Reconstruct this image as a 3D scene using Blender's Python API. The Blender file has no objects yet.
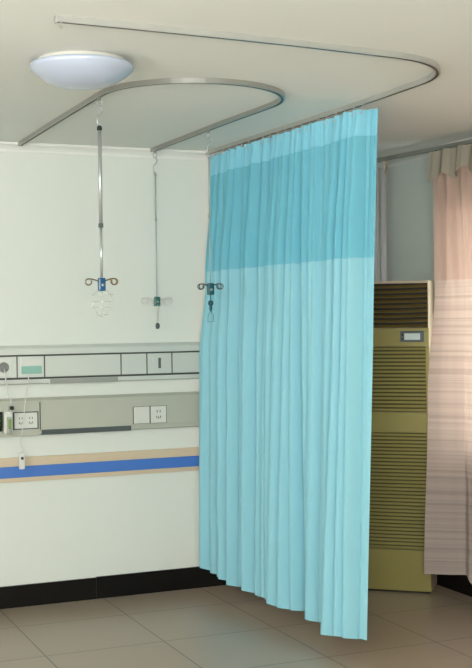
import bpy, bmesh, math, random
from mathutils import Vector, Matrix
random.seed(7)
PI = math.pi
C = bpy.context.scene.collection
scene = bpy.context.scene

# ------------------------------------------------------------------ camera
cam_d = bpy.data.cameras.new('camera')
cam = bpy.data.objects.new('camera', cam_d); C.objects.link(cam)
cam_d.sensor_fit = 'VERTICAL'; cam_d.sensor_height = 36.0; cam_d.lens = 36.0*1200/668
cam_d.clip_start = 0.05; cam_d.clip_end = 200
R0 = Vector((0.91858477, -0.39502034, -0.01268687))
R1 = Vector((-0.01644286, -0.00612435, -0.99984605))
R2 = Vector((0.39488183, 0.91865196, -0.01212099))
M = Matrix.Identity(4)
for i in range(3):
    M[i][0] = R0[i]; M[i][1] = -R1[i]; M[i][2] = -R2[i]
M[2][3] = 1.7202
cam.matrix_world = M
scene.camera = cam

# ------------------------------------------------------------------ light
w = bpy.data.worlds.new('daylight'); scene.world = w; w.use_nodes = True
w.node_tree.nodes['Background'].inputs[0].default_value = (0.80, 0.92, 1.0, 1)
w.node_tree.nodes['Background'].inputs[1].default_value = 1.5

def area(name, loc, rot, sx, sy, energy, col):
    l = bpy.data.lights.new(name, 'AREA'); l.shape = 'RECTANGLE'; l.size = sx; l.size_y = sy
    l.energy = energy; l.color = col
    o = bpy.data.objects.new(name, l); C.objects.link(o); o.location = loc; o.rotation_euler = rot
    return o
# daylight through the curtained right window; near and left lamps added, tilted up
area('near_added_light', (-0.5, -1.12, 2.0), (PI/2+0.62, 0, 0), 2.6, 1.1, 285, (0.99, 1.0, 0.975))
area('left_added_light', (-1.75, 2.9, 1.8), (PI/2+0.38, 0, -PI/2+0.35), 2.2, 1.4, 62, (1.0, 0.965, 0.93))
area('right_window_daylight', (4.50, 5.3, 1.65), (PI/2, 0, PI/2), 2.2, 1.5, 40, (0.97, 1.0, 0.97))
scene.view_settings.view_transform = 'Standard'
scene.view_settings.look = 'None'
scene.view_settings.gamma = 1
scene.view_settings.use_curve_mapping = False
scene.view_settings.exposure = 0.12

# ------------------------------------------------------------------ materials
def srgb(r, g, b):
    f = lambda c: (c/255/12.92) if c/255 <= 0.04045 else ((c/255+0.055)/1.055)**2.4
    return (f(r), f(g), f(b), 1)

def mat(name, col, rough=0.5, metal=0.0, spec=0.5, noise=0.0, nscale=8, bump=0.0, bscale=200):
    m = bpy.data.materials.new(name); m.use_nodes = True
    nt = m.node_tree; b = nt.nodes['Principled BSDF']
    b.inputs['Base Color'].default_value = col
    b.inputs['Roughness'].default_value = rough
    b.inputs['Metallic'].default_value = metal
    b.inputs['Specular IOR Level'].default_value = spec
    tc = nt.nodes.new('ShaderNodeTexCoord')
    if noise > 0:
        n = nt.nodes.new('ShaderNodeTexNoise'); n.inputs['Scale'].default_value = nscale; n.inputs['Detail'].default_value = 5
        nt.links.new(tc.outputs['Object'], n.inputs['Vector'])
        r = nt.nodes.new('ShaderNodeMapRange')
        r.inputs[3].default_value = 1-noise; r.inputs[4].default_value = 1+noise
        nt.links.new(n.outputs['Fac'], r.inputs[0])
        mx = nt.nodes.new('ShaderNodeVectorMath'); mx.operation = 'SCALE'
        mx.inputs[0].default_value = col[:3]
        nt.links.new(r.outputs[0], mx.inputs['Scale'])
        nt.links.new(mx.outputs[0], b.inputs['Base Color'])
    if bump > 0:
        n2 = nt.nodes.new('ShaderNodeTexNoise'); n2.inputs['Scale'].default_value = bscale
        nt.links.new(tc.outputs['Object'], n2.inputs['Vector'])
        bp = nt.nodes.new('ShaderNodeBump'); bp.inputs['Strength'].default_value = bump; bp.inputs['Distance'].default_value = 0.002
        nt.links.new(n2.outputs['Fac'], bp.inputs['Height']); nt.links.new(bp.outputs[0], b.inputs['Normal'])
    return m

def fabric(name, col, trans_col, trans=0.35, alpha=1.0, stripes=None):
    m = bpy.data.materials.new(name); m.use_nodes = True
    nt = m.node_tree; nt.nodes.clear()
    out = nt.nodes.new('ShaderNodeOutputMaterial')
    d = nt.nodes.new('ShaderNodeBsdfPrincipled'); d.inputs['Base Color'].default_value = col
    d.inputs['Roughness'].default_value = 0.75; d.inputs['Specular IOR Level'].default_value = 0.25
    t = nt.nodes.new('ShaderNodeBsdfTranslucent'); t.inputs['Color'].default_value = trans_col
    tc = nt.nodes.new('ShaderNodeTexCoord')
    wv = nt.nodes.new('ShaderNodeTexNoise'); wv.inputs['Scale'].default_value = 260
    nt.links.new(tc.outputs['Object'], wv.inputs['Vector'])
    bp = nt.nodes.new('ShaderNodeBump'); bp.inputs['Strength'].default_value = 0.15; bp.inputs['Distance'].default_value = 0.002
    nt.links.new(wv.outputs['Fac'], bp.inputs['Height']); nt.links.new(bp.outputs[0], d.inputs['Normal'])
    if stripes:
        # woven horizontal stripes: bands of two yarn colours along the height
        sp = nt.nodes.new('ShaderNodeSeparateXYZ'); nt.links.new(tc.outputs['Object'], sp.inputs[0])
        n = nt.nodes.new('ShaderNodeTexNoise'); n.noise_dimensions = '1D'
        n.inputs['Scale'].default_value = 26; n.inputs['Detail'].default_value = 3; n.inputs['Roughness'].default_value = 0.7
        nt.links.new(sp.outputs['Z'], n.inputs['W'])
        cr = nt.nodes.new('ShaderNodeValToRGB'); cr.color_ramp.elements[0].position = 0.36; cr.color_ramp.elements[1].position = 0.56
        cr.color_ramp.elements[0].color = stripes; cr.color_ramp.elements[1].color = col
        nt.links.new(n.outputs['Fac'], cr.inputs[0])
        nt.links.new(cr.outputs[0], d.inputs['Base Color'])
        mm = nt.nodes.new('ShaderNodeMix'); mm.data_type = 'RGBA'; mm.blend_type = 'MULTIPLY'; mm.inputs[0].default_value = 1
        mm.inputs[6].default_value = trans_col
        nt.links.new(cr.outputs[0], mm.inputs[7]); nt.links.new(mm.outputs[2], t.inputs['Color'])
    mx = nt.nodes.new('ShaderNodeMixShader'); mx.inputs[0].default_value = trans
    nt.links.new(d.outputs[0], mx.inputs[1]); nt.links.new(t.outputs[0], mx.inputs[2])
    last = mx
    if alpha < 1:
        tr = nt.nodes.new('ShaderNodeBsdfTransparent')
        m2 = nt.nodes.new('ShaderNodeMixShader'); m2.inputs[0].default_value = alpha
        nt.links.new(tr.outputs[0], m2.inputs[1]); nt.links.new(mx.outputs[0], m2.inputs[2]); last = m2
    nt.links.new(last.outputs[0], out.inputs['Surface'])
    return m

WALL = mat('painted_wall', srgb(220, 224, 216), 0.6, spec=0.3, noise=0.012, nscale=2.5, bump=0.12, bscale=60)
CEIL = mat('painted_ceiling', srgb(234, 236, 230), 0.8, spec=0.2, noise=0.012, nscale=2)
CORN = mat('cornice_paint', srgb(230, 231, 224), 0.5)
BLACK = mat('black_stone', srgb(11, 9, 8), 0.3, spec=0.3, noise=0.3, nscale=14)
CHROME = mat('brushed_steel', srgb(186, 190, 190), 0.3, metal=0.6)
RAILM = mat('aluminium_rail', srgb(170, 170, 164), 0.28, metal=0.7)
RAILIN = mat('dark_rail_slot', srgb(92, 88, 80), 0.5, metal=0.5)
LAMPW = mat('opal_glass', srgb(180, 189, 206), 0.22, spec=0.6)
LAMPB = mat('lamp_base_white', srgb(214, 212, 202), 0.4)
PANEL = mat('silver_panel', srgb(205, 210, 203), 0.38, metal=0.15, noise=0.01)
PANEL2 = mat('grey_panel', srgb(182, 184, 170), 0.42, metal=0.1, noise=0.01)
GROOVE = mat('dark_groove', srgb(70, 74, 68), 0.6)
PLASTIC = mat('ivory_plastic', srgb(214, 216, 208), 0.35)
TEAL = mat('teal_print', srgb(140, 186, 172), 0.4)
BLUEV = mat('blue_vinyl', srgb(70, 118, 196), 0.4, noise=0.02)
WOODT = mat('beige_trim', srgb(208, 190, 162), 0.45, noise=0.04, nscale=20)
BLUEK = mat('blue_clamp', srgb(16, 78, 118), 0.3)
GREENK = mat('teal_clamp', srgb(10, 82, 92), 0.3)
GREYK = mat('green_clamp', srgb(52, 104, 92), 0.35)
BRASS = mat('bronze_hook', srgb(120, 104, 78), 0.3, metal=0.9)
CLEAR = mat('clear_wire', srgb(206, 208, 200), 0.25, metal=0.3)
DARKP = mat('dark_plastic', srgb(28, 30, 28), 0.4)
ACB = mat('olive_gold_casing', srgb(146, 134, 74), 0.4, metal=0.1, noise=0.02)
ACS = mat('beige_side_casing', srgb(188, 172, 146), 0.45)
ACL = mat('gold_louver', srgb(120, 100, 52), 0.35, metal=0.3)
ACD = mat('dark_interior', srgb(26, 18, 10), 0.7)
SCR = mat('pale_display', srgb(206, 216, 214), 0.2)
BEZEL = mat('bezel_grey', srgb(80, 88, 88), 0.3)
PIPEM = mat('pipe_cover', srgb(216, 212, 212), 0.5)
FRAMEW = mat('window_frame_white', srgb(220, 222, 220), 0.4)
CURT = fabric('aqua_fabric', srgb(148, 206, 220), srgb(136, 208, 224), 0.10)
CURH = fabric('aqua_header_fabric', srgb(142, 212, 232), srgb(120, 210, 232), 0.16)
MESHF = fabric('teal_netting', srgb(122, 200, 220), srgb(120, 200, 222), 0.2, alpha=0.93)
WCU = fabric('salmon_fabric', srgb(196, 170, 156), srgb(220, 182, 160), 0.30)
WCL = fabric('striped_salmon_fabric', srgb(214, 198, 190), srgb(240, 222, 206), 0.42, stripes=srgb(196, 178, 170))
SHEER = fabric('grey_sheer', srgb(196, 188, 172), srgb(200, 192, 172), 0.4)

glass = bpy.data.materials.new('window_glass'); glass.use_nodes = True
g = glass.node_tree.nodes['Principled BSDF']; g.inputs['Transmission Weight'].default_value = 1
g.inputs['Roughness'].default_value = 0.02; g.inputs['IOR'].default_value = 1.02

# floor: glazed square tiles
FL = bpy.data.materials.new('glazed_floor_tile'); FL.use_nodes = True
nt = FL.node_tree; b = nt.nodes['Principled BSDF']
geo = nt.nodes.new('ShaderNodeNewGeometry')
mp = nt.nodes.new('ShaderNodeMapping'); mp.inputs['Location'].default_value = (-1.512+0.647*4, -6.70+0.647*12, 0)
nt.links.new(geo.outputs['Position'], mp.inputs[0])
br = nt.nodes.new('ShaderNodeTexBrick'); br.offset = 0; br.squash = 1
br.inputs['Scale'].default_value = 1; br.inputs['Brick Width'].default_value = 0.647; br.inputs['Row Height'].default_value = 0.647
br.inputs['Mortar Size'].default_value = 0.0045; br.inputs['Mortar Smooth'].default_value = 0.3
br.inputs['Color1'].default_value = srgb(160, 144, 126); br.inputs['Color2'].default_value = srgb(156, 140, 122)
br.inputs['Mortar'].default_value = srgb(92, 86, 74)
nt.links.new(mp.outputs[0], br.inputs['Vector'])
nz = nt.nodes.new('ShaderNodeTexNoise'); nz.inputs['Scale'].default_value = 5; nz.inputs['Detail'].default_value = 6
nt.links.new(geo.outputs['Position'], nz.inputs['Vector'])
mr = nt.nodes.new('ShaderNodeMapRange'); mr.inputs[3].default_value = 0.95; mr.inputs[4].default_value = 1.05
nt.links.new(nz.outputs['Fac'], mr.inputs[0])
vm = nt.nodes.new('ShaderNodeVectorMath'); vm.operation = 'SCALE'
nt.links.new(br.outputs['Color'], vm.inputs[0]); nt.links.new(mr.outputs[0], vm.inputs['Scale'])
nt.links.new(vm.outputs[0], b.inputs['Base Color'])
b.inputs['Roughness'].default_value = 0.28; b.inputs['Specular IOR Level'].default_value = 0.45

# ------------------------------------------------------------------ helpers
def link(name, bm, m, parent=None, smooth=False):
    bmesh.ops.recalc_face_normals(bm, faces=bm.faces) if not smooth == 'open' else None
    me = bpy.data.meshes.new(name)
    mats = m if isinstance(m, (list, tuple)) else [m]
    if parent is not None:
        off = parent['_o'] if '_o' in parent else (0, 0, 0)
        bmesh.ops.translate(bm, verts=bm.verts, vec=-Vector(off))
    bm.to_mesh(me); bm.free()
    for x in mats: me.materials.append(x)
    if smooth:
        for p in me.polygons: p.use_smooth = True
    o = bpy.data.objects.new(name, me); C.objects.link(o)
    if parent is not None: o.parent = parent
    return o

def origin_to(o, loc):
    """put the origin of a one-mesh thing at loc"""
    o.data.transform(Matrix.Translation(-Vector(loc))); o.location = loc
    return o

def sub(name, bm, m, part, root, smooth=False):
    """a sub-part: child of a part, in the same local space as the part"""
    o = link(name, bm, m, root, smooth); o.parent = part
    return o

def thing(name, loc, label, cat, group=None):
    o = bpy.data.objects.new(name, None); C.objects.link(o); o.location = loc
    o.empty_display_size = 0.05
    o['label'] = label; o['category'] = cat; o['_o'] = list(loc)
    if group: o['group'] = group
    return o

def tag(o, label, cat, group=None):
    o['label'] = label; o['category'] = cat
    if group: o['group'] = group
    return o

def struct(name, bm, m):
    o = link(name, bm, m); o['kind'] = 'structure'; return o

def box(bm, x0, x1, y0, y1, z0, z1, mi=0, bevel=0.0):
    v = [bm.verts.new(p) for p in ((x0,y0,z0),(x1,y0,z0),(x1,y1,z0),(x0,y1,z0),(x0,y0,z1),(x1,y0,z1),(x1,y1,z1),(x0,y1,z1))]
    fs = []
    for q in ((0,3,2,1),(4,5,6,7),(0,1,5,4),(1,2,6,5),(2,3,7,6),(3,0,4,7)):
        f = bm.faces.new([v[i] for i in q]); f.material_index = mi; fs.append(f)
    if bevel:
        es = list({e for f in fs for e in f.edges})
        r = bmesh.ops.bevel(bm, geom=es, offset=bevel, segments=2, affect='EDGES', profile=0.6)
        for f in r['faces']: f.material_index = mi
    return v

def B(*a, **k):
    bm = bmesh.new(); box(bm, *a, **k); return bm

def frames(pts, up=Vector((0,0,1))):
    out = []
    n = len(pts)
    for i in range(n):
        a = pts[max(i-1, 0)]; c = pts[min(i+1, n-1)]
        t = (c-a).normalized()
        u = up
        if abs(t.dot(u)) > 0.95: u = Vector((0,1,0))
        s = t.cross(u).normalized(); v = s.cross(t).normalized()
        out.append((t, s, v))
    return out

def tube(bm, pts, r, seg=10, mi=0, cap=True):
    pts = [Vector(p) for p in pts]
    rs = r if isinstance(r, (list, tuple)) else [r]*len(pts)
    # parallel-transport frames
    t0 = (pts[1]-pts[0]).normalized()
    s = t0.cross(Vector((0,0,1)))
    if s.length < 1e-3: s = t0.cross(Vector((0,1,0)))
    s.normalize()
    rings = []
    for i, p in enumerate(pts):
        t = (pts[min(i+1, len(pts)-1)]-pts[max(i-1, 0)]).normalized()
        s = (s - t*s.dot(t)).normalized(); v = t.cross(s)
        rings.append([bm.verts.new(p + (s*math.cos(2*PI*k/seg)+v*math.sin(2*PI*k/seg))*rs[i]) for k in range(seg)])
    for a, c in zip(rings, rings[1:]):
        for k in range(seg):
            f = bm.faces.new((a[k], a[(k+1)%seg], c[(k+1)%seg], c[k])); f.material_index = mi
    if cap:
        bm.faces.new(rings[0][::-1]).material_index = mi; bm.faces.new(rings[-1]).material_index = mi

def T(pts, r, **k):
    bm = bmesh.new(); tube(bm, pts, r, **k); return bm

def lathe(bm, c, prof, seg=32, mi=0):
    """prof: list of (r, z) ; axis vertical through c"""
    rings = []
    for r, z in prof:
        if r < 1e-5: rings.append([bm.verts.new((c[0], c[1], c[2]+z))])
        else: rings.append([bm.verts.new((c[0]+r*math.cos(2*PI*k/seg), c[1]+r*math.sin(2*PI*k/seg), c[2]+z)) for k in range(seg)])
    for a, d in zip(rings, rings[1:]):
        for k in range(seg):
            k2 = (k+1) % seg
            q = [a[k % len(a)], a[k2 % len(a)], d[k2 % len(d)], d[k % len(d)]]
            u = []
            for x in q:
                if x not in u: u.append(x)
            if len(u) > 2: bm.faces.new(u).material_index = mi

def L(c, prof, seg=32):
    bm = bmesh.new(); lathe(bm, c, prof, seg); return bm

def sweep(bm, pts, prof, mis):
    """sweep an open/closed section (side, up) along a horizontal path; closed section"""
    pts = [Vector(p) for p in pts]; fr = frames(pts)
    rings = []
    for p, (t, s, v) in zip(pts, fr):
        rings.append([bm.verts.new(p + s*a + Vector((0,0,1))*b_) for a, b_ in prof])
    n = len(prof)
    for a, c in zip(rings, rings[1:]):
        for k in range(n):
            f = bm.faces.new((a[k], a[(k+1)%n], c[(k+1)%n], c[k])); f.material_index = mis[k]
    bm.faces.new(rings[0]).material_index = 0; bm.faces.new(rings[-1][::-1]).material_index = 0

def arc(cx, cy, r, a0, a1, n, z, ry=None):
    ry = ry or r
    return [(cx+r*math.cos(math.radians(a0+(a1-a0)*i/n)), cy+ry*math.sin(math.radians(a0+(a1-a0)*i/n)), z) for i in range(n+1)]

# ------------------------------------------------------------------ the room
XL, XR, YN, YF, H = -2.0, 4.22, -1.35, 7.175, 2.80
TH = 0.15
struct('floor', B(XL-TH, XR+TH, YN-TH, YF+TH, -0.10, 0.0), FL)
struct('ceiling', B(XL-TH, XR+TH, YN-TH, YF+TH, H, H+0.12), CEIL)
struct('wall_back', B(XL-TH, XR+TH, YF, YF+TH, 0, H), WALL)

def wall_with_opening(name, axis, pos0, pos1, a0, a1, oa0, oa1, oz0, oz1):
    bm = bmesh.new()
    for (p, q, z0, z1) in ((a0, oa0, 0, H), (oa1, a1, 0, H), (oa0, oa1, 0, oz0), (oa0, oa1, oz1, H)):
        if axis == 'x': box(bm, pos0, pos1, p, q, z0, z1)
        else: box(bm, p, q, pos0, pos1, z0, z1)
    return struct(name, bm, WALL)
wall_with_opening('wall_right', 'x', XR, XR+TH, YN, YF, 4.15, 6.38, 0.88, 2.42)
wall_with_opening('wall_left', 'x', XL-TH, XL, YN, YF, 1.4, 3.8, 0.9, 2.5)
wall_with_opening('wall_near', 'y', YN-TH, YN, XL, XR, -1.9, 1.3, 0.9, 2.6)

def window(name, axis, pos, a0, a1, z0, z1):
    bm = bmesh.new(); t = 0.05; d = 0.03
    def bb(p, q, r, s):
        if axis == 'x': box(bm, pos-d, pos+d, p, q, r, s)
        else: box(bm, p, q, pos-d, pos+d, r, s)
    mid = (a0+a1)/2
    bb(a0, a0+t, z0, z1); bb(a1-t, a1, z0, z1); bb(a0+t, a1-t, z0, z0+t); bb(a0+t, a1-t, z1-t, z1); bb(mid-t/2, mid+t/2, z0+t, z1-t)
    o = struct(name, bm, FRAMEW)
    gm = bmesh.new()
    for (p, q) in ((a0+t, mid-t/2), (mid+t/2, a1-t)):
        if axis == 'x': box(gm, pos-0.003, pos+0.003, p, q, z0+t, z1-t)
        else: box(gm, p, q, pos-0.003, pos+0.003, z0+t, z1-t)
    po = link('pane', gm, glass); po.parent = o
    return o
window('window_1', 'x', XR+0.06, 4.15, 6.38, 0.88, 2.42)
window('window_2', 'x', XL-0.08, 1.4, 3.8, 0.9, 2.5)
window('window_3', 'y', YN-0.08, -1.9, 1.3, 0.9, 2.6)

# cornice: small stepped plaster moulding at the top of the walls
def cornice(name, along, lo, hi, face, sgn):
    bm = bmesh.new()
    prof = [(0, 2.745), (0.010, 2.745), (0.012, 2.757), (0.020, 2.768), (0.034, 2.780), (0.046, 2.786), (0.050, 2.799), (0, 2.799)]
    ends = []
    for e in (lo, hi):
        if along == 'x': ends.append([bm.verts.new((e, face+sgn*a, z)) for a, z in prof])
        else: ends.append([bm.verts.new((face+sgn*a, e, z)) for a, z in prof])
    n = len(prof)
    for k in range(n): bm.faces.new((ends[0][k], ends[0][(k+1)%n], ends[1][(k+1)%n], ends[1][k]))
    bm.faces.new(ends[0]); bm.faces.new(ends[1])
    return struct(name, bm, CORN)
cornice('trim_1', 'x', XL, XR, YF, -1)
cornice('trim_2', 'y', YN, YF-0.05, XR, -1)
cornice('trim_3', 'y', YN, YF-0.05, XL, 1)

# black stone skirting, set in lengths with a joint
bm = bmesh.new()
xs = [XL, -1.0, 0.05, 1.03, 2.115, 3.20, XR]
for i, (a, c) in enumerate(zip(xs, xs[1:])):
    box(bm, a+0.001, c-0.001, YF-0.014-(0.002 if i % 2 else 0), YF, 0.0, 0.132+(0.004 if i % 2 == 0 else 0), bevel=0.001)
struct('baseboard_back', bm, BLACK)
struct('baseboard_right', B(XR-0.014, XR, YN, YF-0.02, 0, 0.132, bevel=0.001), BLACK)
struct('baseboard_left', B(XL, XL+0.014, YN, YF-0.02, 0, 0.132, bevel=0.001), BLACK)

# ------------------------------------------------------------------ ceiling lamp
lc = (1.388, 4.80, H)
lamp = thing('ceiling_lamp', lc, 'round white flush ceiling lamp with an opal dome, switched off', 'lamp')
link('lamp_base', L(lc, [(0, 0), (0.17, 0), (0.180, -0.004), (0.184, -0.012), (0.184, -0.030), (0.19, -0.034), (0, -0.034)], 64), LAMPB, lamp, True)
link('lamp_shade', L(lc, [(0.2, -0.022), (0.211, -0.025), (0.2145, -0.034), (0.208, -0.046), (0.184, -0.068), (0.150, -0.090), (0.105, -0.108), (0.052, -0.118), (0, -0.121)], 64), LAMPW, lamp, True)

# ------------------------------------------------------------------ ceiling rails
RP = [(-0.013, 0.0), (-0.013, 0.0225), (0.013, 0.0225), (0.013, 0.0), (0.005, 0.0), (0.005, 0.006), (-0.005, 0.006), (-0.005, 0.0)]
RM = [0, 0, 0, 0, 1, 1, 1, 0]
OUTERM = mat('pale_aluminium', srgb(186, 186, 180), 0.3, metal=0.5)
def rail(name, pts, label, cat='rail', rm=None, z=2.777, spots=(), ends=True):
    t = thing(name, (pts[0][0], pts[0][1], z), label, cat)
    pp = [(p[0], p[1], z) for p in pts]
    bm = bmesh.new(); sweep(bm, pp, RP, RM); link('track', bm, [rm or RAILM, RAILIN], t)
    for s in spots:
        bm = bmesh.new(); box(bm, s[0]-0.016, s[0]+0.016, s[1]-0.016, s[1]+0.016, z+0.017, H, bevel=0.002)
        link('ceiling_bracket', bm, RAILM, t)
    if ends:
        for p, q in ((pp[0], pp[1]), (pp[-1], pp[-2])):
            d = (Vector(p)-Vector(q)).normalized()
            bm = bmesh.new(); box(bm, -0.004, 0.004, -0.015, 0.015, -0.002, 0.0225, bevel=0.0015)
            bm.transform(Matrix.Translation(Vector(p)+d*0.003) @ Matrix.Rotation(math.atan2(d.y, d.x), 4, 'Z'))
            link('end_cap', bm, rm or RAILM, t)
    return t

def line(a, b_, n): return [(a[0]+(b_[0]-a[0])*i/n, a[1]+(b_[1]-a[1])*i/n, 0) for i in range(n)]
small = [(1.672, 7.12, 0), (1.668, 6.6, 0), (1.664, 6.0, 0), (1.664, 5.6, 0)] + arc(2.107, 5.42, 0.443, 180, 360, 28, 0) + [(2.545, 5.6, 0), (2.528, 6.0, 0), (2.520, 6.5, 0), (2.510, 7.12, 0)]
rail('ceiling_rail', small, 'U-shaped steel infusion rail on the ceiling, the smaller rail carrying the hanging drip hooks', 'rail',
     spots=())
outer = [(2.885, 7.14, 0), (2.902, 6.6, 0), (2.925, 6.0, 0), (2.948, 5.4, 0), (2.950, 5.0, 0)] + arc(2.500, 4.68, 0.447, 0, -84, 20, 0, ry=0.44) + [(2.1, 4.195, 0), (1.8, 4.175, 0), (1.4, 4.155, 0), (1.11, 4.145, 0)]
orail = rail('curtain_rail', outer, 'long L-shaped steel curtain rail on the ceiling, carrying the aqua curtain', 'rail', OUTERM,
     spots=())
link('stop_pin', T([(1.125, 4.146, 2.779), (1.125, 4.146, 2.756)], 0.0035, seg=8), RAILM, orail)
wr = [(3.955, 7.08, 0), (3.985, 6.86, 0), (4.012, 6.643, 0), (4.056, 6.286, 0), (4.085, 6.05, 0), (4.10, 5.8, 0), (4.10, 5.4, 0), (4.10, 4.9, 0), (4.10, 3.9, 0)]
rail('curtain_rail', wr, 'straight grey curtain rail on the ceiling in front of the right-hand window', 'rail', z=2.742,
     spots=((3.965, 7.02), (4.10, 5.5), (4.10, 4.1)))

def rail_at(path, y):
    for a, c in zip(path, path[1:]):
        if min(a[1], c[1]) <= y <= max(a[1], c[1]):
            f = (y-a[1])/(c[1]-a[1]); return a[0]+(c[0]-a[0])*f
    return path[0][0]

# ------------------------------------------------------------------ curtains
def interp(tab, x):
    if x <= tab[0][0]: return tab[0][1]
    for (a, va), (c, vc) in zip(tab, tab[1:]):
        if x <= c: 
            f = (x-a)/(c-a); f = f*f*(3-2*f); return va+(vc-va)*f
    return tab[-1][1]

def sheet(zfun, pos, nu, z0, z1, nz):
    """grid sheet between levels z0..z1 ; pos(u, z) -> (x, y) ; zfun(u, z) -> z"""
    bm = bmesh.new(); rows = []
    for j in range(nz+1):
        z = z0+(z1-z0)*j/nz; row = []
        for i in range(nu+1):
            u = i/nu; x, y = pos(u, min(z, 2.74)); row.append(bm.verts.new((x, y, zfun(u, z))))
        rows.append(row)
    for a, c in zip(rows, rows[1:]):
        for i in range(nu): bm.faces.new((a[i], a[i+1], c[i+1], c[i]))
    return bm

rnd = random.Random(11)
NF = 25
edges = [0.0]
for k in range(NF): edges.append(edges[-1]+rnd.uniform(0.45, 1.6))
edges = [e/edges[-1] for e in edges]
amps = [rnd.uniform(0.35, 1.4) for _ in range(NF)]
sk = [rnd.uniform(-0.4, 0.4) for _ in range(NF)]
wob = [(rnd.uniform(1, 5), rnd.uniform(0, 6.28), rnd.uniform(0.3, 1)) for _ in range(6)]
def fold(u):
    """returns (normal offset -1..1, tangential offset -1..1)"""
    u = min(max(u, 0), 0.99999)
    for k in range(NF):
        if edges[k] <= u <= edges[k+1]:
            f = (u-edges[k])/(edges[k+1]-edges[k]); ph = 2*PI*f
            return amps[k]*(math.cos(ph)-0.15*math.cos(2*ph)), math.sin(ph)*amps[k]+sk[k]*math.sin(ph/2)**2, k
    return 0, 0, 0
def small_fold(u):
    return 0.5*math.sin(u*2*PI*83+1.3*math.sin(u*31))+0.5*math.sin(u*2*PI*57+0.7+1.7*math.sin(u*17))

def big_fold(u):
    return 0.6*math.sin(2*PI*6.3*u+1.1+0.9*math.sin(5*u))+0.4*math.sin(2*PI*10.7*u+0.4)
def blue_pos(u, z):
    # u 0 at the wall, 1 at the near end
    n, t, k = fold(u)
    h = (2.74-z)/2.64                       # 0 top .. 1 bottom
    yt = 7.095+(5.205-7.095)*u
    yb = 7.075+(5.310-7.075)*u
    y = yt+(yb-yt)*h
    x = rail_at(outer, yt)
    spread = interp([(0, 0), (0.10, 0.12), (0.30, 0.42), (0.48, 0.85), (1, 1)], h)
    x += -0.100*spread*(1-u)**2.0 - 0.020*(1-u)**8
    a = interp([(0, 0.014), (0.05, 0.024), (0.25, 0.042), (1, 0.058)], h)
    merge = 1+0.25*math.sin(k*1.7+h*2.1)
    x += a*n*merge
    y += 0.017*t*(0.5+0.5*h)
    s = interp([(0, 1), (0.3, 0.9), (0.5, 0.25), (1, 0.1)], h)
    x += 0.0085*s*small_fold(u)
    for (fq, ph, am) in wob: x += 0.0030*am*math.sin(fq*u*7+ph+h*2.3)
    x += min(1, (1-u)*7)*big_fold(u)*interp([(0, 0.007), (0.3, 0.020), (1, 0.040)], h)
    x -= 0.036*max(0, h)**0.55*u**4
    # the last hand's width turns towards the camera and hangs flat
    e = (u-0.955)/0.045
    if e > 0:
        x += 0.080*e - a*n*merge*min(1, e*2)*0.9
        y += 0.018*e - 0.017*t*min(1, e*1.5)
    return x, y
def ztop(u, z):
    # the top hem dips between the hooks, more at the wall end
    if z > 2.60:
        s = (z-2.60)/0.16
        dip = 0.006+0.020*(1-u)**3
        return z - s*dip*(1-abs(math.cos(u*PI*21)))
    return z
def mono(u, z): return z
bc = thing('privacy_curtain', (2.93, 6.15, 0.08), 'aqua blue pleated bed curtain with a darker netting band near its top', 'curtain')
def wav(u, z):
    if z < 0.2:
        s = (0.2-z)/0.12
        return z + s*(0.050*(1-u**1.5)+0.055*max(0, 1-u*5) + 0.006*math.sin(u*41)+0.004*math.sin(u*97)-0.010*fold(u)[0]*min(1, (1-u)*14))
    return z
NU = 640
o = link('curtain_header', sheet(ztop, lambda u, z: (blue_pos(u, z)[0]-0.001, blue_pos(u, z)[1]), NU, 2.764, 2.632, 8), CURH, bc, 'open'); o['label'] = 'light aqua header band'
o = link('netting_band', sheet(mono, blue_pos, NU, 2.632, 2.022, 14), MESHF, bc, 'open'); o['label'] = 'darker teal netting'
link('curtain_cloth', sheet(wav, blue_pos, NU, 2.022, 0.08, 40), CURT, bc, 'open')
def seam(z, r, m):
    pts = [Vector((*blue_pos(i/NU, z), z)) for i in range(NU+1)]
    return link('hem_seam', T(pts, r, seg=5), m, bc, True)
seam(2.022, 0.0022, CURT); seam(2.632, 0.0022, CURH)
# hooks: a small glider in the rail slot and a bent wire down into the header
def hook_at(parent, x, y, zr, zc, m=CHROME, r=0.0022):
    bm = bmesh.new()
    box(bm, x-0.0035, x+0.0035, y-0.006, y+0.006, zr-0.004, zr+0.005)
    tube(bm, [(x, y, zr-0.002), (x-0.003, y, zr-0.012), (x-0.006, y+0.002, zr-0.02), (x-0.006, y, (zr+zc)/2-0.004), (x-0.012, y, zc-0.03), (x-0.018, y, zc-0.026), (x-0.018, y, zc-0.016)], r, seg=6)
    return link('curtain_hook', bm, m, parent, False)
for i in range(21):
    yy = 7.085+(5.225-7.085)*i/20
    hook_at(bc, rail_at(outer, yy), yy, 2.777, 2.760)

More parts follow.
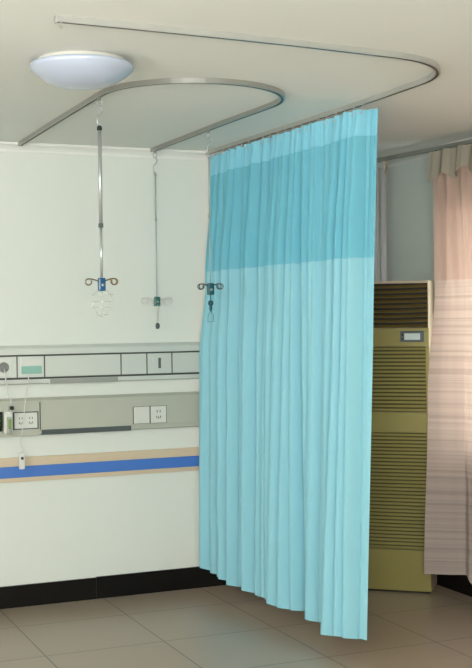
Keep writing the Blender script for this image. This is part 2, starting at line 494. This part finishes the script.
# ------------------------------------------------------------------ window curtain on the right wall
def lerp(a, b_, f): return a+(b_-a)*f
def path_pt(path, s):
    L_ = [0]
    for a, c in zip(path, path[1:]): L_.append(L_[-1]+math.dist(a, c))
    d = s*L_[-1]
    for i in range(len(path)-1):
        if d <= L_[i+1] or i == len(path)-2:
            f = (d-L_[i])/(L_[i+1]-L_[i]); a, c = path[i], path[i+1]
            tx, ty = (c[0]-a[0]), (c[1]-a[1]); n = math.hypot(tx, ty)
            return lerp(a[0], c[0], f), lerp(a[1], c[1], f), -ty/n, tx/n
def make_window_curtain():
    wc = thing('window_curtain', (4.05, 5.3, 0.10), 'salmon pink window curtain with a pale striped lower half beside the air conditioner', 'curtain')
    top = [(4.055, 6.31), (4.075, 6.12), (4.088, 5.98), (4.10, 5.8), (4.10, 5.4), (4.10, 4.0)]
    mid = [(4.075, 6.345), (4.115, 6.23), (4.13, 6.05), (4.12, 5.85), (4.12, 5.4), (4.12, 4.0)]
    low = [(3.905, 6.235), (4.02, 6.155), (4.108, 6.10), (4.12, 5.95), (4.12, 5.5), (4.12, 4.0)]
    rr = random.Random(5); ph = [rr.uniform(0, 6.28) for _ in range(6)]
    def pos(u, z):
        at, am, al = path_pt(top, u), path_pt(mid, u), path_pt(low, u)
        if z > 1.95:
            f = (2.74-z)/(2.74-1.95); P = [lerp(at[i], am[i], f*f*(3-2*f)) for i in range(4)]
        else:
            f = (1.95-z)/(1.95-0.16); g_ = interp([(0, 0), (0.4, 0.62), (1, 1)], f); P = [lerp(am[i], al[i], g_) for i in range(4)]
        a = interp([(0.1, 0.010), (1.9, 0.020), (2.5, 0.030), (2.74, 0.024)], z)*min(1, 0.35+u*12)
        if z < 1.9: a *= min(1, max(0.15, (u-0.06)*9))
        w_ = a*(math.sin(u*2*PI*15+0.8*math.sin(u*19+ph[0])-0.9)+0.3*math.sin(u*2*PI*41+ph[1]+z*0.6))
        return P[0]+P[2]*w_, P[1]+P[3]*w_
    def zb(u, z):
        if z < 0.3: return z - (0.3-z)/0.14*0.05*min(1, max(0, (u-0.11)*40))
        return z
    link('curtain_top_cloth', sheet(mono, pos, 460, 2.725, 1.945, 18), WCU, wc, 'open')
    o = link('striped_cloth', sheet(zb, pos, 460, 1.945, 0.16, 34), WCL, wc, 'open'); o['label'] = 'paler cloth with fine horizontal stripes'
    # short gathered valance at the top
    def vpos(u, z):
        x, y = pos(u, 2.70); P = path_pt(top, u)
        k = 0.016+0.012*(2.73-z)/0.14
        return x+0.2*P[2]*0.0-k*1.6, y+0.010*math.sin(u*90)
    def vz(u, z):
        s = (2.735-z)/0.135
        return z - s*(0.028*math.sin(u*2*PI*11+1.0)+0.02)
    o = link('gathered_header', sheet(vz, vpos, 460, 2.735, 2.60, 8), SHEER, wc, 'open'); o['label'] = 'pale scalloped header'
    for i in range(18):
        u = 0.01+0.98*i/17; P = path_pt(top, u)
        hook_at(wc, rail_at(wr, P[1]), P[1], 2.742, 2.725, BRASS)
    return wc
make_window_curtain()
# spare glider hanging from the far end of the window rail
sx = rail_at(wr, 6.80)
bm = bmesh.new(); box(bm, sx-0.004, sx+0.004, 6.793, 6.807, 2.738, 2.747)
tube(bm, [(sx, 6.80, 2.741), (sx+0.004, 6.80, 2.722), (sx+0.012, 6.80, 2.705), (sx+0.010, 6.80, 2.690), (sx+0.002, 6.80, 2.672), (sx+0.004, 6.80, 2.655)], 0.0035, seg=6)
o = link('curtain_hook', bm, BRASS); tag(o, 'single empty curtain hook hanging from the window rail beside the aqua curtain', 'hook'); origin_to(o, (sx, 6.80, 2.742))

# pipe cover in the far corner
pc = thing('corner_pipe', (4.165, 7.135, 0), 'pale vertical pipe in the far corner behind the air conditioner', 'pipe')
link('pipe', T([(4.168, 7.128, 0.0), (4.168, 7.128, 2.745)], 0.024, seg=20), PIPEM, pc, True)
link('thin_pipe', T([(4.118, 7.145, 0.0), (4.118, 7.145, 2.745)], 0.010, seg=14), PIPEM, pc, True)
for z in (0.5, 1.0, 1.6):
    link('pipe_clip', B(4.100, 4.196, 7.122-0.028, 7.175, z-0.008, z+0.008, bevel=0.002), PIPEM, pc)

# ------------------------------------------------------------------ air conditioner, standing across the corner
AW, AD, AH = 0.50, 0.262, 1.948
ang = math.atan2(-0.65, 0.76)                 # local +x runs along the front from its left to its right
ac = thing('floor_air_conditioner', (4.030, 6.355, 0), 'tall olive gold floor-standing air conditioner with dark top louvres, in the corner', 'air conditioner')
MT = Matrix.Translation((4.030, 6.355, 0)) @ Matrix.Rotation(ang, 4, 'Z')
# local frame: front right corner at the origin, x from -AW..0, y 0..AD (into the corner)
def acp(name, bm, m, label=None, parent=None):
    bm.transform(MT); o = link(name, bm, m, ac)
    if parent is not None: o.parent = parent
    if label: o['label'] = label
    return o
Z_L0, Z_L1 = 1.655, 1.932                    # outlet
bm = bmesh.new()
t = 0.005
box(bm, -AW, 0, 0.024, AD, 0.012, AH, mi=0, bevel=0.003)
SLOTSHADE = mat('olive_slot_shade', srgb(88, 80, 40), 0.7)  # darker olive puts the shade between the grille bars into the colour
acp('casing', bm, ACS, 'beige sides and back')
bm = bmesh.new()                             # front frame around the outlet
box(bm, -AW, -AW+t, 0, 0.0235, Z_L0, AH, bevel=0.002); box(bm, -t, 0, 0, 0.0235, Z_L0, AH, bevel=0.002)
box(bm, -AW+t, -t, 0, 0.0235, Z_L1, AH)
acp('outlet_frame', bm, ACS)
bm = bmesh.new(); box(bm, -AW+t, -t, 0.019, 0.0235, Z_L0, Z_L1)
ol = acp('air_outlet', bm, ACD, 'dark recess behind the louvres')
for k in range(9):
    zc = Z_L1-0.018-k*0.0306
    bm = bmesh.new(); n = 14; rows = []
    for i in range(n+1):
        x = -AW+t+0.002+(AW-2*t-0.004)*i/n; sag = -0.004*math.sin(PI*i/n)
        rows.append([bm.verts.new((x, 0.002, zc-0.008+sag)), bm.verts.new((x, 0.003, zc-0.004+sag)), bm.verts.new((x, 0.018, zc+0.010+sag)), bm.verts.new((x, 0.018, zc+0.006+sag))])
    for a, c in zip(rows, rows[1:]):
        for q in range(4): bm.faces.new((a[q], a[(q+1)%4], c[(q+1)%4], c[q]))
    bm.faces.new(rows[0]); bm.faces.new(rows[-1])
    o = acp('louver', bm, ACL, None, ol)
bm = bmesh.new(); box(bm, -AW, 0, 0, 0.0235, 1.538, Z_L0-0.002, bevel=0.003)
cp = acp('control_panel', bm, ACB)
bm = bmesh.new(); box(bm, -0.176, -0.028, -0.005, 0.002, 1.566, 1.634, bevel=0.003)
dsp = acp('display', bm, BEZEL, 'grey-framed display', cp)
bm = bmesh.new(); box(bm, -0.150, -0.052, -0.007, -0.004, 1.580, 1.620)
o = acp('screen', bm, SCR, None, cp)
bm = bmesh.new(); box(bm, -0.168, -0.158, -0.0065, -0.004, 1.580, 1.591); acp('button', bm, DARKP, None, cp)
bm = bmesh.new(); box(bm, -0.168, -0.158, -0.0065, -0.004, 1.606, 1.617); acp('button', bm, DARKP, None, cp)
def grille(z0, z1, n, name):
    bm = bmesh.new()
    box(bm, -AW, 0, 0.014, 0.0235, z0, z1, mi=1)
    box(bm, -AW, -AW+0.02, 0, 0.010, z0, z1); box(bm, -0.02, 0, 0, 0.010, z0, z1)
    for k in range(n):
        zc = z0+(k+0.5)*(z1-z0)/n; hh = (z1-z0)/n*0.27
        v = box(bm, -AW+0.02, -0.02, 0.000, 0.014, zc-hh, zc+hh)
        for q in (v[4], v[5]): q.co.y += 0.006
    return acp(name, bm, [ACB, SLOTSHADE])
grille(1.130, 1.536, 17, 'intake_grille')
acp('front_band', B(-AW, 0, 0, 0.0235, 1.000, 1.128, bevel=0.003), ACB)
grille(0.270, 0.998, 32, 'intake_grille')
acp('lower_panel', B(-AW, 0, 0, 0.0235, 0.012, 0.268, bevel=0.003), ACB)
acp('base_shade', B(-AW+0.012, -0.012, 0.012, AD-0.01, 0, 0.011), ACD, 'thin black base strip standing in for the shade under the casing')  # near-black base strip stands in for the shadow under the casing

# ------------------------------------------------------------------ hospital bed-head panels on the back wall
PX0, PX1 = 0.55, 2.815
YW = YF
up = thing('bedhead_panel', (PX0, YW, 1.33), 'upper silver bed-head service panel on the wall, divided by dark grooves', 'wall panel')
bm = bmesh.new()
sec = [(0, 1.580), (0.030, 1.578), (0.052, 1.560), (0.056, 1.534), (0.056, 1.524), (0.045, 1.522), (0.045, 1.516), (0.056, 1.514), (0.058, 1.388), (0.047, 1.386), (0.047, 1.379), (0.056, 1.376), (0.054, 1.352), (0.034, 1.345), (0, 1.343)]
smi = [0,0,0,0,1,1,1,0,1,1,1,0,0,0,0]
ends = [[bm.verts.new((e, YW-a, z)) for a, z in sec] for e in (PX0, PX1)]
for k in range(len(sec)):
    f = bm.faces.new((ends[0][k], ends[0][(k+1)%len(sec)], ends[1][(k+1)%len(sec)], ends[1][k])); f.material_index = smi[k]
bm.faces.new(ends[0]); bm.faces.new(ends[1])
link('panel_body', bm, [PANEL, GROOVE], up)
f_ = YW-0.057
sx_ = 0.992                                  # positions measured on the wall plane, moved onto the raised face
def gx(x): return x*sx_
for x in (1.643, 1.812, 2.299, 2.470, 2.638):
    link('divider', B(gx(x)-0.0035, gx(x)+0.0035, f_-0.0015, f_+0.004, 1.387, 1.515), GROOVE, up)
link('light_cover', B(gx(1.844), gx(2.278), f_-0.001, f_+0.012, 1.345, 1.374, bevel=0.001), mat('grey_lens', srgb(150, 154, 148), 0.3), up)['label'] = 'grey strip under the panel'
link('name_card', B(gx(1.660), gx(1.800), f_-0.004, f_+0.002, 1.400, 1.506, bevel=0.002), PLASTIC, up)
cc = link('call_button_plate', B(gx(1.668), gx(1.794), f_-0.007, f_-0.003, 1.408, 1.456, bevel=0.002), TEAL, up); cc['label'] = 'teal lower half of the plate'
link('call_button_top', B(gx(1.668), gx(1.794), f_-0.0065, f_-0.003, 1.459, 1.500, bevel=0.002), PLASTIC, up)
# round gas outlet near the left edge of the photograph
bm = bmesh.new(); lathe(bm, (0, 0, 0), [(0, 0.010), (0.012, 0.010), (0.013, 0.004), (0.022, 0.004), (0.023, 0.009), (0.030, 0.009), (0.032, 0), (0, 0)], 28)
bm.transform(Matrix.Translation((gx(1.562), f_, 1.452)) @ Matrix.Rotation(PI/2, 4, 'X'))
gsm = link('gas_outlet', bm, mat('outlet_grey', srgb(128, 132, 126), 0.35), up, False)
link('gas_outlet_plate', B(gx(1.520), gx(1.606), f_-0.002, f_+0.003, 1.400, 1.506, bevel=0.002), PLASTIC, up)
bm = bmesh.new(); lathe(bm, (0, 0, 0), [(0, 0.004), (0.030, 0.004), (0.031, 0), (0, 0)], 28)
bm.transform(Matrix.Translation((gx(1.30), f_, 1.452)) @ Matrix.Rotation(PI/2, 4, 'X')); link('gas_outlet', bm, BEZEL, up)
# faint outlets to the right
for (a, c) in ((2.352, 2.426), (2.520, 2.590)):
    ow = link('socket_plate', B(gx(a)-0.010, gx(c)+0.010, f_-0.003, f_+0.002, 1.404, 1.500, bevel=0.002), PANEL, up)
def slots(cx, cz, y, root, part, s=1.0):
    bm = bmesh.new()
    box(bm, cx-0.010*s, cx-0.006*s, y-0.0008, y+0.001, cz+0.010*s, cz+0.022*s); box(bm, cx+0.006*s, cx+0.010*s, y-0.0008, y+0.001, cz+0.010*s, cz+0.022*s)
    box(bm, cx-0.002*s, cx+0.002*s, y-0.0008, y+0.001, cz-0.022*s, cz-0.010*s)
    box(bm, cx-0.012*s, cx-0.008*s, y-0.0008, y+0.001, cz-0.018*s, cz-0.006*s); box(bm, cx+0.008*s, cx+0.012*s, y-0.0008, y+0.001, cz-0.018*s, cz-0.006*s)
    return sub('socket_slots', bm, GROOVE, part, root)
bm = bmesh.new(); box(bm, gx(2.545), gx(2.563), f_-0.005, f_-0.002, 1.420, 1.486, bevel=0.002); sub('socket_cover', bm, BEZEL, ow, up)

lo = thing('equipment_trunking', (PX0, YW, 1.03), 'lower grey-green service trunking on the wall with switches and a socket', 'wall panel')
bm = bmesh.new()
sec = [(0, 1.262), (0.034, 1.260), (0.050, 1.246), (0.052, 1.072), (0.050, 1.060), (0.050, 1.046), (0.040, 1.040), (0, 1.038)]
ends = [[bm.verts.new((e, YW-a, z)) for a, z in sec] for e in (PX0, PX1)]
for k in range(len(sec)): bm.faces.new((ends[0][k], ends[0][(k+1)%len(sec)], ends[1][(k+1)%len(sec)], ends[1][k]))
bm.faces.new(ends[0]); bm.faces.new(ends[1])
link('trunking_body', bm, PANEL2, lo)
g_ = YW-0.053
link('end_module', B(gx(1.10), gx(1.778), g_-0.002, g_+0.010, 1.036, 1.236, bevel=0.002), PANEL2, lo)
link('module_joint', B(gx(1.778)+0.001, gx(1.778)+0.006, g_-0.0015, g_+0.004, 1.070, 1.236), GROOVE, lo)
link('open_slot', B(gx(1.790), gx(2.362), g_-0.0005, g_+0.012, 1.037, 1.068), BEZEL, lo)['label'] = 'dark slot along the lower edge'
sp1 = link('socket_plate', B(gx(1.622), gx(1.762), g_-0.010, g_-0.001, 1.082, 1.176, bevel=0.003), PLASTIC, lo)
slots(gx(1.660), 1.128, g_-0.0105, lo, sp1); slots(gx(1.722), 1.128, g_-0.0105, lo, sp1)
link('plate_surround', B(gx(1.614), gx(1.770), g_-0.004, g_+0.002, 1.076, 1.182), GROOVE, lo)
sp2 = link('switch_plate', B(gx(2.378), gx(2.482), g_-0.009, g_+0.001, 1.078, 1.182, bevel=0.003), PLASTIC, lo)
sub('rocker', B(gx(2.392), gx(2.468), g_-0.012, g_-0.008, 1.098, 1.168, bevel=0.002), PLASTIC, sp2, lo)
sp3 = link('socket_plate', B(gx(2.490), gx(2.594), g_-0.009, g_+0.001, 1.078, 1.182, bevel=0.003), PLASTIC, lo)
slots(gx(2.542), 1.130, g_-0.0095, lo, sp3, 1.25)
link('plate_surround', B(gx(2.374), gx(2.598), g_-0.004, g_+0.001, 1.076, 1.184), GROOVE, lo)

# blue and beige wall guard
wg = thing('wall_guard', (PX0, YW, 0.76), 'blue crash rail with beige edges running along the wall under the panels', 'crash rail')
link('guard_base', B(PX0, PX1, YW-0.020, YW, 0.757, 0.905, bevel=0.003), WOODT, wg)
link('blue_strip', B(PX0, PX1, YW-0.032, YW-0.018, 0.784, 0.852, bevel=0.006), BLUEV, wg)['label'] = 'bright blue strip'

# call handset hanging on its cord from the upper panel
hs = thing('call_handset', (1.645, 7.085, 0.84), 'small white nurse-call handset hanging on its cord in front of the crash rail', 'handset')
link('handset_body', B(1.626, 1.660, 7.076, 7.098, 0.842, 0.940, bevel=0.007), PLASTIC, hs)
bm = bmesh.new(); box(bm, 1.636, 1.652, 7.073, 7.078, 0.900, 0.916, bevel=0.002); link('call_button', bm, DARKP, hs)
link('cord', T([(1.642, 7.087, 0.938), (1.650, 7.088, 0.965), (1.638, 7.088, 1.0), (1.650, 7.088, 1.08), (1.664, 7.088, 1.20), (1.676, 7.090, 1.29), (1.692, 7.095, 1.36), (1.696, 7.108, 1.40), (1.70, 7.1165, 1.42)], 0.0030, seg=8), PIPEM, hs, True)

# oxygen flow meter at the left edge
fm = thing('oxygen_flowmeter', (1.50, 7.06, 1.05), 'small flowmeter with a dark knob plugged into the trunking at the left edge', 'flowmeter')
link('mounting_block', B(1.535, 1.585, 7.060, 7.117, 1.060, 1.190, bevel=0.004), PLASTIC, fm)
link('dark_tube', T([(1.512, 7.085, 1.075), (1.512, 7.085, 1.19)], 0.018, seg=18), mat('dark_green_plastic', srgb(30, 44, 24), 0.25), fm, True)
link('flow_tube', T([(1.562, 7.045, 1.06), (1.562, 7.045, 1.16)], 0.014, seg=16), CLEAR, fm, True)
bm = bmesh.new(); box(bm, 1.553, 1.571, 7.030, 7.033, 1.09, 1.15); link('scale_mark', bm, mat('green_scale', srgb(120, 150, 80), 0.4), fm)
bm = bmesh.new(); lathe(bm, (0, 0, 0), [(0, 0.016), (0.010, 0.016), (0.013, 0.012), (0.013, 0), (0, 0)], 20)
bm.transform(Matrix.Translation((1.580, 7.058, 1.212)) @ Matrix.Rotation(PI/2, 4, 'X')); link('knob', bm, DARKP, fm)
link('valve_stem', B(1.572, 1.588, 7.055, 7.115, 1.180, 1.222, bevel=0.002), CHROME, fm)
link('hose', T([(1.580, 7.050, 1.225), (1.572, 7.046, 1.26), (1.556, 7.046, 1.31), (1.548, 7.05, 1.36), (1.550, 7.08, 1.41), (1.552, 7.108, 1.448)], 0.0042, seg=8), PIPEM, fm, True)

# ------------------------------------------------------------------ drip hangers
def curl(cx, cy, cz, ax, reach, r, rise=0.012, drop=0.0, n=14):
    """an arm leaving the clamp sideways and ending in an upturned curl; ax = unit horizontal direction"""
    pts = []
    for i in range(7):
        f = i/6; pts.append((cx+ax[0]*(0.012+(reach-0.012)*f), cy+ax[1]*(0.012+(reach-0.012)*f), cz+rise*math.sin(f*PI/2)))
    ox, oz = reach, cz+rise-r
    for i in range(1, n+1):
        a = math.radians(90-300*i/n)
        pts.append((cx+ax[0]*(ox+r*math.cos(a)), cy+ax[1]*(ox+r*math.cos(a)), oz+r*math.sin(a)))
    return pts
PALE = mat('pale_steel', srgb(172, 182, 176), 0.35, metal=0.3)
def hanger(px, py, zmid, zblk, label, clampm, hookm, reach, cr, blkh=0.045, angs=(0, 180), thick=0.009, blkw=0.017):
    t = thing('drip_hanger', (px, py, zblk-blkh), label, 'drip stand', 'ceiling-hung drip hangers')
    zr = 2.777
    bm = bmesh.new(); box(bm, px-0.0042, px+0.0042, py-0.015, py+0.015, zr-0.014, zr+0.005)
    for s in (-1, 1): tube(bm, [(px-0.006, py+s*0.008, zr+0.001), (px+0.006, py+s*0.008, zr+0.001)], 0.004, seg=10)
    link('trolley', bm, RAILM, t)
    ring = [(px+0.013*math.cos(a), py, zr-0.026+0.014*math.sin(a)) for a in [2*PI*i/20 for i in range(21)]]
    link('ring', T(ring, 0.0025, seg=8, cap=False), CHROME, t, True)
    hk = [(px+0.002, py, zr-0.038), (px+0.010, py, zr-0.048), (px+0.014, py, zr-0.062), (px+0.006, py, zr-0.078), (px-0.006, py, zr-0.086), (px-0.012, py, zr-0.10), (px-0.010, py, zr-0.122), (px, py, zr-0.134)]
    link('suspension_hook', T(hk, 0.0035, seg=8), CHROME, t, True)
    zt = zr-0.132
    link('rod_cap', L((px, py, zt), [(0, 0), (0.006, 0), (thick+0.003, -0.006), (thick+0.003, -0.022), (0, -0.022)], 20), DARKP if clampm is BLUEK else CHROME, t, True)
    link('upper_rod', T([(px, py, zt-0.018), (px, py, zmid)], thick, seg=16), CHROME if clampm is BLUEK else PALE, t, True)
    link('rod_collar', L((px, py, zmid), [(0, 0.010), (thick+0.0025, 0.010), (thick+0.003, -0.008), (0, -0.008)], 18), BEZEL if clampm is BLUEK else PALE, t, True)
    link('lower_rod', T([(px, py, zmid-0.006), (px, py, zblk-0.005)], thick*0.72, seg=14), CHROME if clampm is BLUEK else PALE, t, True)
    bm = bmesh.new(); box(bm, px-blkw, px+blkw, py-0.015, py+0.015, zblk-blkh, zblk, bevel=0.006); cl = link('clamp', bm, clampm, t)
    bm = bmesh.new(); lathe(bm, (0, 0, 0), [(0, 0.008), (0.006, 0.007), (0.008, 0), (0, 0)], 18)
    bm.transform(Matrix.Translation((px, py-0.0145, zblk-blkh*0.55)) @ Matrix.Rotation(PI/2, 4, 'X')); sub('clamp_screw', bm, CHROME, cl, t, True)
    for a in angs:
        d = (math.cos(math.radians(a)), math.sin(math.radians(a)))
        link('hook_arm', T(curl(px, py, zblk-0.016, d, reach, cr), 0.0032, seg=8), hookm, t, True)
    return t
# 1: blue clamp, brown hooks
h1 = hanger(1.664, 5.475, 2.172, 1.925, 'hanging drip rod with a bright blue clamp and a wire bottle cage below', BLUEK, BRASS, 0.062, 0.0145, blkh=0.062, angs=(-23, 157, -40, 172))
# cage
wb = thing('bottle_cage', (1.664, 5.475, 1.74), 'faint round wire bottle cage under the blue drip clamp', 'bottle holder')
for (z, r) in ((1.845, 0.052), (1.812, 0.050), (1.785, 0.046), (1.752, 0.026)):
    link('cage_ring', T([(1.664+r*math.cos(2*PI*i/28), 5.475+r*math.sin(2*PI*i/28), z) for i in range(29)], 0.0014, seg=6, cap=False), CLEAR, wb, True)
for k in range(6):
    a = 2*PI*k/6+0.3; c_, s_ = math.cos(a), math.sin(a)
    link('cage_wire', T([(1.664+r*c_, 5.475+r*s_, z) for r, z in ((0.006, 1.866), (0.030, 1.860), (0.052, 1.845), (0.050, 1.812), (0.046, 1.785), (0.026, 1.752), (0.0, 1.742))], 0.0012, seg=6), CLEAR, wb, True)
# 2: green clamp, pale wire hooks, stem and ring below
h2 = hanger(2.511, 7.085, 2.35, 1.868, 'hanging drip rod near the wall with a small grey-green clamp and a slender stem below', GREYK, PIPEM, 0.078, 0.020, blkh=0.058, angs=(-23, 157), thick=0.0045, blkw=0.018)
link('pull_stem', T([(2.511, 7.078, 1.832), (2.511, 7.072, 1.80), (2.511, 7.080, 1.70)], [0.006, 0.005, 0.0032], seg=10), CLEAR, h2, True)
link('stem_knob', L((2.511, 7.080, 1.682), [(0, 0.024), (0.010, 0.020), (0.014, 0.004), (0.010, -0.012), (0, -0.016)], 18), BEZEL, h2, True)
# 3: dark teal clamp in front of the curtain
h3 = hanger(2.524, 6.225, 2.30, 1.925, 'hanging drip rod with a dark teal clamp in front of the aqua curtain', GREENK, BEZEL, 0.056, 0.015, blkh=0.066, angs=(-23, 157, -55, 187), thick=0.0045, blkw=0.018)
link('drop_stem', T([(2.524, 6.225, 1.862), (2.524, 6.225, 1.828)], 0.0032, seg=8), GREENK, h3, True)
link('ball_knob', L((2.524, 6.225, 1.812), [(0, 0.018), (0.011, 0.014), (0.016, 0.004), (0.015, -0.006), (0.008, -0.014), (0.008, -0.022), (0.009, -0.028), (0.005, -0.044), (0, -0.046)], 20), GREENK, h3, True)
link('wire_loop', T([(2.524, 6.225, 1.770), (2.508, 6.225, 1.745), (2.506, 6.225, 1.710), (2.542, 6.225, 1.710), (2.540, 6.225, 1.745), (2.524, 6.225, 1.770)], 0.0016, seg=6), GREYK, h3, True)

for o in list(bpy.data.objects):
    if '_o' in o: del o['_o']
